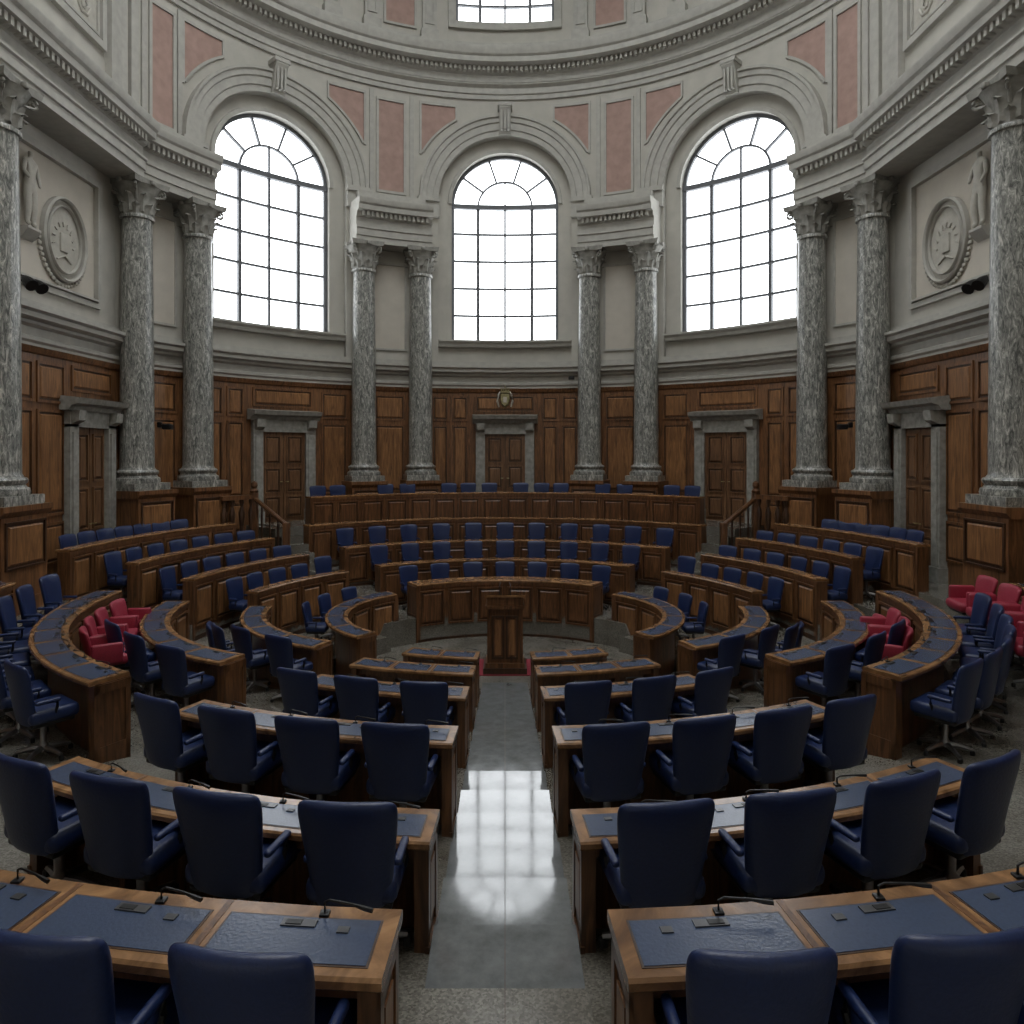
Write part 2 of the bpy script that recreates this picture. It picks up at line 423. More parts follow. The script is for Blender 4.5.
# ---------------- side flat walls
FW = {-1: Flat(-1), 1: Flat(1)}
YB = CY+RW*cos(radians(70.3)); YN = -4.0
for sg, nm in ((-1, "left"), (1, "right")):
    mp = FW[sg]; mb = MB()
    mb.box(mp, YN, YB+.25, -3.9, 16.5, -.5, 0, M_wall)
    mb.obj("wall_"+nm)
    mb = MB()
    mb.frame(mp, 11.15, 13.75, 2.75, 5.25, .10, 0, .07, M_trim); mb.frame(mp, 11.27, 13.63, 2.87, 5.13, .04, 0, .11, M_trim)
    mb.box(mp, 11.25, 13.65, 2.85, 5.15, 0, .015, M_cream)
    for y0 in (1.5, 5.0):
        mb.frame(mp, y0+1.3, y0+4.2, 2.75, 5.25, .10, 0, .07, M_trim)
    for (a, b) in ((11.6, 13.9), (8, 10.6), (4, 7)):
        mb.frame(mp, a, b, 7.9, 10.6, .14, 0, .10, M_trim); mb.frame(mp, a+.2, b-.2, 8.1, 10.4, .05, 0, .07, M_trim)
        mb.box(mp, a+.25, b-.25, 8.15, 10.35, 0, .03, M_relief)
        nn = max(2, int((b-a-.6)/.55))
        for i in range(nn):
            yc = a+.45+(b-a-.9)*(i+.5)/nn
            for j in range(4):
                zc = 8.45+.52*j; sgn = 1 if (i+j) % 2 else -1
                pts = []
                for q in range(12):
                    tt = q/11; ph = sgn*tt*3.2*pi; rr = .22*(1-.8*tt); pts.append(mp(yc+rr*cos(ph), zc+rr*sin(ph), .035))
                mb.tube(pts, [.035-.015*q/11 for q in range(12)], M_relief, 6)
    mb.box(mp, 14.0, 14.35, 6.5, 11, 0, .14, M_trim); mb.box(mp, 11.0, 11.3, 6.5, 11, 0, .08, M_trim)
    mb.prism(mp, [(0, 10.9), (.2, 10.9), (.5, 11.3), (.6, 11.5), (0, 11.5)], YN, YB+.2, M_trim)
    mb.obj("trim_3")

# ledge moulding above wood, all round
LEDGE = [(0, 1.72), (.08, 1.72), (.08, 1.80), (.12, 1.84), (.12, 1.90), (.08, 1.92), (.08, 2.06), (.16, 2.10), (.16, 2.15), (.28, 2.19), (.28, 2.27), (.34, 2.31), (.34, 2.37), (.1, 2.39), (.1, 2.5), (0, 2.5)]
mb = MB()
mb.prism(CW, LEDGE, -UE, UE, M_trim)
for sg in (-1, 1): mb.prism(FW[sg], LEDGE, YN, YB+.1, M_trim)
mb.obj("trim_4")

# entablature
ENT = [(0, 5.5), (.68, 5.5), (.68, 5.66), (.72, 5.67), (.72, 5.84), (.76, 5.86), (.76, 5.9), (.66, 5.92), (.66, 6.14), (.74, 6.18), (.76, 6.27), (.92, 6.3), (.93, 6.42), (.98, 6.46), (1.02, 6.56), (1.02, 6.6), (0, 6.66)]
ENTC = [(p*.88, z) for p, z in ENT]
mb = MB()
def dent(mp, u0, u1, p0, p1, pitch=.13):
    k = int((u1-u0)/pitch)
    for i in range(k):
        u = u0+(u1-u0)*(i+.5)/k
        mb.box(mp, u-.035, u+.035, 6.16, 6.29, p0, p1, M_trim)
for sg in (-1, 1):
    a, b = sorted((sg*U(14.6), sg*U(29.6)))
    mb.prism(CW, ENTC, a, b, M_trim); dent(CW, a+.1, b-.1, .6, .74)
    mb.box(CW, a+.15, b-.15, 6.6, 6.95, 0, .35, M_trim)
    a, b = sorted((sg*U(56.2), sg*U(71.2)))
    mb.prism(CW, ENTC, a, b, M_trim); dent(CW, a+.1, b-.1, .6, .74)
    mb.box(CW, a+.15, b-.15, 6.6, 6.95, 0, .35, M_trim)
    mb.prism(FW[sg], ENT, YN, 14.2, M_trim)
    dent(FW[sg], 8, 14.0, .68, .86)
mb.obj("entablature")

# ---------------- wood panelling
def dado(mb, mp, u0, u1, z0=-2.9):
    mb.box(mp, u0, u1, z0, 1.74, 0, .06, M_wwall)
    mb.prism(mp, [(.06, 1.62), (.10, 1.64), (.14, 1.74), (.06, 1.74)], u0, u1, M_wwall)
def panels(mb, mp, a, b, n):
    if b < a: a, b = b, a
    w = (b-a)/n
    for i in range(n):
        x0 = a+i*w+.05; x1 = a+(i+1)*w-.05
        mb.panel(mp, x0, x1, 0.82, 1.52, .06, M_wwall, M_wpan, .045)
        mb.panel(mp, x0, x1, -1.15, 0.70, .06, M_wwall, M_wpan, .045)
        mb.panel(mp, x0, x1, -2.0, -1.27, .06, M_wwall, M_wpan, .045)
mb = MB()
dado(mb, CW, -UE, UE)
for sg in (-1, 1):
    panels(mb, CW, sg*U(6.8), sg*U(14.4), 2)
    panels(mb, CW, sg*U(18.9), sg*U(25.4), 1)
    panels(mb, CW, sg*U(29.8), sg*U(35.3), 1)
    panels(mb, CW, sg*U(48.6), sg*U(56), 2)
    panels(mb, CW, sg*U(60.2), sg*U(66.8), 1)
mb.panel(CW, -.85, .85, 1.08, 1.55, .06, M_wwall, M_wpan, .045)
for sg in (-1, 1):
    mb.panel(CW, sg*U(42)-.8, sg*U(42)+.8, 1.08, 1.55, .06, M_wwall, M_wpan, .045)
for sg in (-1, 1):
    mp = FW[sg]
    dado(mb, mp, YN, YB+.1)
    panels(mb, mp, 10.95, 12.65, 2); panels(mb, mp, 7.6, 10.3, 3); panels(mb, mp, 3, 7.4, 5)
    mb.panel(mp, 12.8, 14.1, 1.08, 1.55, .06, M_wwall, M_wpan, .045)
mb.obj("wall_panelling")

def door(name, mp, uc, zb, hw=.58, zt=.45):
    mb = MB()
    for s in (-1, 1):
        a, b = sorted((uc+s*hw, uc+s*(hw+.26)))
        mb.box(mp, a, b, zb, zt+.05, .05, .2, M_cap); mb.box(mp, a+.05, b-.05, zb+.3, zt-.1, .2, .23, M_cap)
        mb.box(mp, a-.02, b+.02, zb, zb+.28, .05, .24, M_cap)
        a, b = sorted((uc+s*(hw+.02), uc+s*(hw+.24)))
        mb.prism(mp, [(.2, zt+.05), (.34, zt+.12), (.36, zt+.3), (.2, zt+.3)], a, b, M_cap)
    mb.box(mp, uc-hw-.26, uc+hw+.26, zt, zt+.3, .05, .2, M_cap)
    mb.prism(mp, [(.05, zt+.3), (.24, zt+.3), (.28, zt+.38), (.40, zt+.42), (.44, zt+.52), (.05, zt+.56)], uc-hw-.36, uc+hw+.36, M_cap)
    mb.box(mp, uc-hw, uc+hw, zb, zt, .06, .075, M_wdark)
    for s in (-1, 1):
        a, b = sorted((uc+s*.008, uc+s*hw))
        mb.box(mp, a, b, zb, zt, .06, .11, M_wdoor)
        H = zt-zb
        for (q0, q1) in ((.04, .28), (.32, .60), (.64, .96)):
            mb.panel(mp, a+.07, b-.07, zb+H*q0, zb+H*q1, .11, M_wdoor, M_wdoor, .03)
        mb.tube([mp(uc+s*.06, zb+1.0, .11), mp(uc+s*.06, zb+1.0, .17), mp(uc+s*.12, zb+1.0, .17)], .012, M_gold)
    mb.obj(name)
door("door_1", CW, 0, -1.8)
door("door_2", CW, -U(42), -1.8); door("door_3", CW, U(42), -1.8)
door("door_4", FW[-1], 13.30, -2.4, .48, .42); door("door_5", FW[1], 13.30, -2.4, .48, .42)

# ---------------- columns
def column_mesh():
    mb = MB(); R = .325
    mb.box(LOC, -.44, .44, -.82, -.68, -.44, .44, M_marble)
    prof = [(.43, -.68), (.44, -.64), (.43, -.58), (.39, -.56), (.37, -.52), (.40, -.49), (.41, -.45), (.39, -.42), (.355, -.41), (R, -.36)]
    for i in range(9):
        t = i/8; prof.append((R*(1-.13*t**1.6), -.30+(4.72+.30)*t))
    rt = R*.87
    prof += [(rt+.04, 4.73), (rt+.045, 4.77), (rt+.03, 4.80), (rt, 4.81)]
    mb.lathe(0, 0, prof, 28, M_marble)
    mb.lathe(0, 0, [(rt-.02, 4.80), (rt, 5.0), (rt+.04, 5.2), (rt+.14, 5.38), (rt+.16, 5.4)], 24, M_cap)
    def leaf(ang, z0, h, w, r0, out):
        n = 6; vs = []
        for i in range(n+1):
            t = i/n; ww = w*(sin(pi*(.22+.72*t)))**.8
            rr = r0+.02+out*(t**3); zz = z0+h*(t if t < .85 else .85-(t-.85)*.5)
            for j, s in enumerate((-1, -.5, 0, .5, 1)):
                r2 = rr-.035*abs(s)+(0.02 if s == 0 else 0)
                a = ang+s*ww/2/rr
                vs.append((r2*cos(a), r2*sin(a), zz-.02*abs(s)))
        fs = [(i*5+j, i*5+j+1, (i+1)*5+j+1, (i+1)*5+j) for i in range(n) for j in range(4)]
        mb.add(vs, fs, M_cap)
    for i in range(8): leaf(i*pi/4, 4.80, .27, .24, rt, .12)
    for i in range(8): leaf((i+.5)*pi/4, 4.86, .42, .22, rt+.01, .15)
    for i in range(4):
        a = pi/4+i*pi/2; c = Vector((cos(a), sin(a), 0)); pts = []
        for j in range(15):
            t = j/14; ph = t*2.6*pi; rr = .085*(1-t*.8)
            pts.append(c*(rt+.17+rr*sin(ph))+Vector((0, 0, 5.30+rr*cos(ph))))
        pts = [c*(rt+.02)+Vector((0, 0, 5.1)), c*(rt+.08)+Vector((0, 0, 5.28))]+pts
        mb.tube(pts, .028, M_cap, 6)
        a2 = i*pi/2
        mb.rbox(((rt+.15)*cos(a2), (rt+.15)*sin(a2), 5.44), (.1, .1, .1), .03, M_cap)
    out = []
    for i in range(4):
        a0 = pi/4+i*pi/2
        for j in range(8):
            t = j/8; q = 1-t
            p0 = Vector((cos(a0), sin(a0)))*.58; p1 = Vector((cos(a0+pi/2), sin(a0+pi/2)))*.58
            p = p0*q+p1*t; p *= 1-.14*sin(pi*t)
            out.append(p)
    vs = [(p.x, p.y, 5.40) for p in out]+[(p.x*1.06, p.y*1.06, 5.51) for p in out]; n = len(out)
    mb.add(vs, [(i, (i+1) % n, n+(i+1) % n, n+i) for i in range(n)]+[tuple(range(n))[::-1], tuple(n+i for i in range(n))], M_cap)
    return mb.mesh("marble_column", 40)
CM = column_mesh()
CR = RW-.36
YC = 10.45
for sg in (-1, 1):
    for t in (16.6, 27.6, 58.2, 68.8):
        a = radians(t)*sg; inst(CM, "marble_column", (CR*sin(a), CY+CR*cos(a), 0), -a)
    inst(CM, "marble_column", (sg*7.6, YC, 0), 0)
    inst(CM, "marble_column", (sg*7.6, 5.2, 0), 0)
# wooden pedestals
def ped(mp, u0, u1, zb=-2.9):
    mb = MB()
    mb.box(mp, u0, u1, zb, -.9, .06, .84, M_wwall)
    mb.box(mp, u0-.03, u1+.03, zb, -2.2, .06, .88, M_wwall)
    mb.prism(mp, [(.06, -.98), (.84, -.98), (.90, -.90), (.90, -.82), (.06, -.82)], u0-.04, u1+.04, M_wwall)
    k = max(1, int((u1-u0)/.8)); w = (u1-u0)/k
    for i in range(k): mb.panel(mp, u0+i*w+.06, u0+(i+1)*w-.06, -1.75, -1.05, .84, M_wdark, M_wpan, .03)
    mb.obj("column_pedestal")
for sg in (-1, 1):
    for t in (16.6, 27.6): ped(CW, sg*U(t)-.5, sg*U(t)+.5)
    for t in (58.2, 68.4): ped(CW, sg*U(t)-.5, sg*U(t)+.5)
    ped(FW[sg], YC-.5, YC+.5); ped(FW[sg], 4.7, 5.7)
# pale fields between paired columns
mb = MB()
for sg in (-1, 1):
    for t in (22.1, 63.5):
        mb.box(CW, sg*U(t)-.42, sg*U(t)+.42, 2.8, 5.1, 0, .02, M_cream); mb.frame(CW, sg*U(t)-.47, sg*U(t)+.47, 2.75, 5.15, .05, 0, .05, M_trim)
mb.obj("trim_5")

# ---------------- relief medallions and figures
def eval_obj(me_verts, edges, radii, mat, name, mtx, sub=1):
    me = bpy.data.meshes.new(name); me.from_pydata(me_verts, edges, [])
    o = bpy.data.objects.new(name, me); COL.objects.link(o)
    sk = o.modifiers.new("s", 'SKIN'); sb = o.modifiers.new("b", 'SUBSURF'); sb.levels = sub; sb.render_levels = sub
    for i, r in enumerate(radii): me.skin_vertices[0].data[i].radius = (r, r)
    me.skin_vertices[0].data[0].use_root = True
    dg = bpy.context.evaluated_depsgraph_get(); dg.update()
    m2 = bpy.data.meshes.new_from_object(o.evaluated_get(dg)); bpy.data.objects.remove(o)
    m2.transform(mtx); return m2
FIGV = [(0, 0, .50), (0, 0, .62), (0, .01, .76), (0, 0, .84), (0, .02, .93),
        (.11, 0, .78), (.17, .03, .64), (.12, .10, .56), (-.11, 0, .78), (-.16, .02, .62), (-.11, .09, .50),
        (.07, 0, .46), (.08, .04, .24), (.07, 0, .04), (.08, .07, .01), (-.06, 0, .46), (-.06, .02, .24), (-.07, -.01, .04), (-.07, .06, .01)]
FIGE = [(0, 1), (1, 2), (2, 3), (3, 4), (2, 5), (5, 6), (6, 7), (2, 8), (8, 9), (9, 10), (0, 11), (11, 12), (12, 13), (13, 14), (0, 15), (15, 16), (16, 17), (17, 18)]
FIGR = [.09, .075, .095, .03, .058, .042, .033, .024, .042, .033, .024, .07, .058, .045, .03, .07, .058, .045, .03]
for sg, nm in ((-1, "l"), (1, "r")):
    mp = FW[sg]; mb = MB()
    yc, zc = 12.62, 3.78
    for (ru, rz, w, pp) in ((.56, .70, .06, .10), (.45, .58, .03, .07)):
        n = 40; vs = []; fs = []; pr = [(0, .016), (0, pp), (w*.5, pp+.03), (w, pp), (w, .016)]; k = len(pr)
        for i in range(n):
            t = 2*pi*i/n
            for q, p in pr: vs.append(mp(yc+(ru+q)*cos(t), zc+(rz+q)*sin(t), p))
        for i in range(n):
            for j in range(k-1): fs.append((i*k+j, i*k+j+1, ((i+1) % n)*k+j+1, ((i+1) % n)*k+j))
        mb.add(vs, fs, M_trim)
    n = 40; mb.add([mp(yc+.58*cos(2*pi*i/n), zc+.72*sin(2*pi*i/n), .04) for i in range(n)], [tuple(range(n))], M_relief)
    for i in range(9):
        t = i/8; mb.tube([mp(yc+.26*cos(pi*t), zc-.1+.34*sin(pi*t), .045), mp(yc+.34*cos(pi*t+.1), zc-.1+.42*sin(pi*t+.1), .055)], [.022, .010], M_relief)
    mb.rbox(mp(yc, zc-.05, .05), (.05, .22, .34), .022, M_relief)
    mb.tube([mp(yc-.2, zc-.38, .05), mp(yc, zc-.28, .06), mp(yc+.22, zc-.38, .05)], .018, M_relief)
    for i in range(24):
        t = pi*1.05+pi*.9*i/23
        mb.rbox(mp(yc+.68*cos(t), zc+.82*sin(t), .04), (.05, .08, .07), .02, M_relief)
    mb.obj("relief_medallion")
    mt = Matrix.Translation((sg*(8.0-.09), 11.66, 3.73)) @ Matrix.Rotation(sg*pi/2, 4, 'Z') @ Matrix.Diagonal((1.15, .95, 1.35, 1))
    m2 = eval_obj(FIGV, FIGE, FIGR, M_relief, "relief_figure", mt)
    m2.materials.clear(); m2.materials.append(M_relief)
    for p in m2.polygons: p.use_smooth = True
    fo = bpy.data.objects.new("relief_figure", m2); COL.objects.link(fo)
    mb = MB(); mb.prism(mp, [(.015, 3.5), (.08, 3.54), (.17, 3.66), (.17, 3.70), (.015, 3.70)], 11.50, 11.82, M_trim); mb.obj("relief_bracket")
    # spotlight
    mb = MB()
    b = Vector(mp(11.35, 2.72, 0)); hd = Vector(mp(11.35, 2.78, .30))
    mb.rbox(mp(11.35, 2.72, .03), (.06, .16, .16), .015, M_black)
    mb.tube([b, b.lerp(hd, .8)], .02, M_black)
    for dy in (-.13, .12):
        c = hd+Vector((0, dy, -.02)); d = Vector((-sg*.16, -.06, -.14))
        mb.tube([c, c+d*.5, c+d], [.05, .09, .10], M_black, 12)
    mb.tube([hd+Vector((0, -.16, 0)), hd+Vector((0, .16, 0))], .018, M_black)
    mb.obj("wall_spotlight")
    mb = MB(); c = Vector(CW(sg*U(63.5), .55, .07)); e = Vector(CW(sg*U(63.5), .5, .35))
    mb.tube([c, e], .02, M_black); mb.rbox(e, (.2, .16, .12), .03, M_black); mb.rbox(c, (.12, .12, .12), .02, M_black)
    mb.obj("wall_speaker")
mb = MB(); c = Vector(CW(U(13), 2.0, .3)); mb.rbox(c+Vector((0, -.05, .0)), (.16, .14, .1), .02, M_black); mb.tube([c+Vector((0, .1, 0)), c], .02, M_black); mb.obj("wall_speaker")

# coat of arms
mb = MB()
def P(u, z, p): return CW(u, z, p+.03)
out = [(-.14, 1.62), (.14, 1.62), (.15, 1.42), (.10, 1.28), (0, 1.2), (-.10, 1.28), (-.15, 1.42)]
n = len(out)
mb.add([P(u, z, .08) for u, z in out]+[P(u*.8, 1.42+(z-1.42)*.8, .16) for u, z in out], [(i, (i+1) % n, n+(i+1) % n, n+i) for i in range(n)]+[tuple(n+i for i in range(n))], M_gold)
mb.rbox(P(0, 1.42, .17), (.1, .03, .16), .012, M_cream)
for s in (-1, 1):
    mb.tube([P(s*.17, 1.22, .1), P(s*.22, 1.38, .12), P(s*.19, 1.56, .12), P(s*.14, 1.66, .1)], [.02, .035, .03, .015], M_cream)
for i in range(5):
    u = (i-2)*.05; mb.tube([P(u, 1.66, .12), P(u*1.2, 1.76, .12)], [.02, .012], M_gold)
mb.box(CW, -.13, .13, 1.62, 1.67, .11, .19, M_gold); mb.rbox(P(0, 1.8, .12), (.05, .05, .05), .015, M_gold)
mb.obj("coat_of_arms")

# roof & rear wall (closing the hall; unseen opening overhead, added and sized to let light in)
mb = MB(); N = 48; vs = []; fs = []
SKR = 5.3; SKY = 8.5
for i in range(N):
    t = 2*pi*i/N; c, s = cos(t), sin(t)
    kx = 9.0/abs(c) if abs(c) > 1e-6 else 1e9
    ky = (12.5 if s > 0 else 12.8)/abs(s) if abs(s) > 1e-6 else 1e9
    q = min(kx, ky)
    vs += [(SKR*c, SKY+SKR*s, 16.4), (q*c, SKY+q*s, 16.4)]
fs = [(2*i, 2*((i+1) % N), 2*((i+1) % N)+1, 2*i+1) for i in range(N)]
mb.add(vs, fs, M_wall); mb.obj("ceiling")
mb = MB(); mb.box(LOC, -8.5, 8.5, -3.9, 16.5, -4.4, -4.0, M_wall); mb.obj("wall_rear")

# ------------------------------------------------------------------ chairs
def chair_mesh(name, leather, bh=.92, red=False):
    mb = MB()
    bm = bmesh.new(); nu, nv = 6, 6; fr = []; bk = []
    z0 = .34
    for j in range(nv+1):
        t = j/nv; rowf = []; rowb = []
        hw = .190+.060*min(1, t*1.10)
        if j == nv: hw *= .97
        for i in range(nu+1):
            s = 2*i/nu-1
            x = hw*s; z = z0+(bh-z0)*t - (.014*abs(s)**3 if j == nv else 0)
            y = -.18-.10*t**1.3+.045*s*s
            th = .042 if 0 < j < nv and 0 < i < nu else .028
            rowf.append(bm.verts.new((x, y+th, z))); rowb.append(bm.verts.new((x, y-th, z)))
        fr.append(rowf); bk.append(rowb)
    for j in range(nv):
        for i in range(nu):
            bm.faces.new((fr[j][i], fr[j+1][i], fr[j+1][i+1], fr[j][i+1])); bm.faces.new((bk[j][i], bk[j][i+1], bk[j+1][i+1], bk[j+1][i]))
    for j in range(nv):
        bm.faces.new((fr[j][0], bk[j][0], bk[j+1][0], fr[j+1][0])); bm.faces.new((fr[j][nu], fr[j+1][nu], bk[j+1][nu], bk[j][nu]))
    for i in range(nu):
        bm.faces.new((fr[0][i], fr[0][i+1], bk[0][i+1], bk[0][i])); bm.faces.new((fr[nv][i], bk[nv][i], bk[nv][i+1], fr[nv][i+1]))
    bmesh.ops.recalc_face_normals(bm, faces=bm.faces)
    tmp = bpy.data.meshes.new("t"); bm.to_mesh(tmp); bm.free()
    o = bpy.data.objects.new("t", tmp); COL.objects.link(o); sb = o.modifiers.new("s", 'SUBSURF'); sb.levels = 2; sb.render_levels = 2
    dg = bpy.context.evaluated_depsgraph_get(); dg.update(); m2 = bpy.data.meshes.new_from_object(o.evaluated_get(dg)); bpy.data.objects.remove(o)
    mb.add([tuple(v.co) for v in m2.vertices], [tuple(p.vertices) for p in m2.polygons], leather)
    mb.rbox((0, .03, .425), (.45, .44, .12), .045, leather)
    mb.rbox((0, .02, .355), (.40, .38, .04), .015, M_black)
    for s in (-1, 1):
        if red:
            mb.rbox((s*.245, .0, .52), (.06, .36, .24), .028, leather)
        else:
            mb.rbox((s*.222, -.04, .560), (.042, .22, .036), .016, leather)
            mb.tube([(s*.222, .04, .555), (s*.225, .04, .5), (s*.205, .02, .40)], .014, M_black)
    mb.lathe(0, 0, [(.05, .34), (.03, .33), (.028, .14), (.045, .12), (.045, .07)], 12, M_chrome)
    for i in range(5):
        a = 2*pi*i/5+.3; c, s = cos(a), sin(a)
        mb.tube([(0, 0, .095), (.13*c, .13*s, .085), (.24*c, .24*s, .06)], [.03, .024, .016], M_chrome, 6)
        mb.rbox((.24*c, .24*s, .028), (.045, .045, .052), .014, M_black, 2)
    return mb.mesh(name, 45)
CH_B = chair_mesh("blue_swivel_chair", M_blue)
CH_R = chair_mesh("red_armchair", M_red, .80, True)
def chair(me, name, x, y, fx, fy, sc=(1, 1, 1), z=None):
    jit = random.uniform(-.07, .07)
    inst(me, name, (x, y, (G(x, y) if z is None else z)+.02), atan2(-fx, fy)+jit, sc)
def arc_chairs(cx, cy, R, degs, sx, me=CH_B, name="swivel_chair", sc=(1, 1, 1), outward=False):
    for d in degs:
        a = radians(d); x = sx*(cx+R*sin(a)); y = cy+R*cos(a)
        f = -1 if not outward else 1
        chair(me, name, x, y, f*sx*sin(a), f*cos(a), sc)

# ------------------------------------------------------------------ desks
def mic(mb, mp, u, z, p, sx=1):
    a = [mp(u, z, p), mp(u, z+.045, p), mp(u+sx*.02, z+.055, p-.004), mp(u+sx*.10, z+.055, p-.02), mp(u+sx*.15, z+.052, p-.035), mp(u+sx*.18, z+.05, p-.042)]
    mb.tube(a, [.006, .0045, .0045, .0045, .008, .008], M_black, 6)
    mb.rbox(mp(u, z+.005, p), (.035, .035, .012), .004, M_black, 2)
def desk(name, cx, cy, R, d0, d1, sx, ztop, depth, zbot, pads=0, style='open', mics=True, jig=1):
    mp = Arc(cx, cy, R, sx); u0 = radians(d0)*R; u1 = radians(d1)*R
    if u1 < u0: u0, u1 = u1, u0
    mb = MB(); D = -depth
    mb.prism(mp, [(.015, ztop-.045), (.025, ztop-.03), (.025, ztop-.008), (.015, ztop), (D-.01, ztop), (D-.02, ztop-.01), (D-.02, ztop-.035), (D-.01, ztop-.045)], u0-.02, u1+.02, M_wtop)
    if style == 'open':
        mb.box(mp, u0+.02, u1-.02, ztop-.13, ztop-.045, D+.07, -.01, M_wdesk)
        mb.box(mp, u0+.02, u1-.02, zbot, ztop-.13, -.05, -.015, M_wdesk)
        k = max(1, pads)
        for i in range(k+1):
            u = u0+(u1-u0)*i/k
            a, b = (u, u+.06) if i == 0 else ((u-.06, u) if i == k else (u-.02, u+.02))
            mb.box(mp, a, b, zbot, ztop-.045, D+.01 if i in (0, k) else D+.14, -.01, M_wdesk)
            if i in (0, k):
                q0, q1 = (a-.012, a) if i == 0 else (b, b+.012)
                mb.box(mp, q0, q1, zbot+.1, ztop-.06, D+.01, D+.06, M_wdesk); mb.box(mp, q0, q1, zbot+.1, ztop-.06, -.06, -.01, M_wdesk)
                mb.box(mp, q0, q1, ztop-.12, ztop-.05, D+.01, -.01, M_wdesk); mb.box(mp, q0-.005, q1+.005, zbot, zbot+.22, D, 0, M_wdesk)
                qm = (q0+q1)/2
                mb.box(mp, qm-.004, qm+.004, zbot+.3, ztop-.17, D+.09, -.09, M_wpan)
            if i < k:
                mb.panel(mp, u+.08, u+(u1-u0)/k-.08, ztop-.62, ztop-.14, -.015, M_wdark, M_wdesk, .03)
            if 0 < i < k:
                mb.box(mp, u-.012, u+.012, ztop-.001, ztop+.0015, D+.0, .01, M_wdesk)
    else:
        mb.box(mp, u0, u1, zbot, ztop-.045, D+.16 if depth > .3 else D+.08, 0, M_wdesk)
        mb.box(mp, u0-.01, u1+.01, zbot, zbot+.1, D+.1, .02, M_wdark)
        mb.box(mp, u0-.005, u1+.005, ztop-.10, ztop-.045, D+.05, .015, M_wdesk)
        L = u1-u0; k = max(1, int(round(L/.62)))
        for i in range(k):
            mb.panel(mp, u0+L*i/k+.04, u0+L*(i+1)/k-.04, max(zbot+.14, ztop-.85), ztop-.14, 0, M_wdesk, M_wpan if jig else M_wdesk, .03)
        for u in (u0, u1):
            a, b = (u-.03, u+.05) if u == u0 else (u-.05, u+.03)
            mb.box(mp, a, b, zbot, ztop-.04, D+.02, .02, M_wdesk)
            if depth > .28:
                q0, q1 = (a-.012, a) if u == u0 else (b, b+.012)
                mb.box(mp, q0, q1, zbot, ztop-.05, D+.02, D+.07, M_wdesk); mb.box(mp, q0, q1, zbot, ztop-.05, -.03, .02, M_wdesk)
                mb.box(mp, q0, q1, ztop-.13, ztop-.05, D+.02, .02, M_wdesk); mb.box(mp, q0, q1, zbot, ztop-.62, D+.02, .02, M_wdesk)
    if pads:
        w = (u1-u0)/pads
        for i in range(pads):
            a = u0+i*w+.04; b = u0+(i+1)*w-.04
            mb.box(mp, a, b, ztop-.002, ztop+.004, D+.035, -.055, M_pad)
            mb.box(mp, a-.008, b+.008, ztop-.002, ztop+.002, D+.027, -.047, M_wdark)
            c = (a+b)/2
            mb.box(mp, c-.07, c+.05, ztop+.003, ztop+.009, -.105, -.068, M_plate)
            mb.box(mp, c-.055, c+.0, ztop+.009, ztop+.011, -.098, -.075, M_black)
            mb.box(mp, c+.13, c+.17, ztop+.003, ztop+.009, -.125, -.095, M_plate)
            if mics: mic(mb, mp, c-.06*sx, ztop, -.03, -sx if style == 'open' else sx)
    return mb.obj(name)

# front rows: (far edge d, top z, R, length, pads, chair count, chair d, chair scale)
ROWS = [(2.46, -1.63, 8.0, 3.05, 5, 5, 0.36, (.86, 1, 1.07)),
        (3.87, -2.00, 6.0, 2.50, 4, 4, 0.37, (1.0, 1, .99)),
        (5.43, -2.15, 6.0, 2.28, 4, 4, 0.39, (1.02, 1, 1.02)),
        (7.20, -2.44, 5.0, 1.66, 3, 3, 0.40, (.98, 1, 1.02)),
        (8.75, -2.70, 5.0, 1.48, 3, 0, 0, None),
        (10.25, -2.96, 4.0, 1.02, 2, 0, 0, None)]
for (df, zt, R, L, pads, nc, cd, cs) in ROWS:
    cy = df+R; dp = .30
    for sx in (-1, 1):
        a0 = degrees(asin(.385/R)); d0 = 180-a0; d1 = d0-degrees(L/R)
        desk("curved_desk", 0, cy, R, d1, d0, sx, zt, dp, G(.4, df+.1)-.12, pads, 'open')
        for i in range(nc):
            u = (.31+i*.60) if df > 3 else (.28+i*.56)
            a = radians(d0)-u/R; rr = R+cd
            x = sx*rr*sin(a); y = cy+rr*cos(a)
            chair(CH_B, "swivel_chair", x, y, -sx*sin(a), -cos(a), cs)

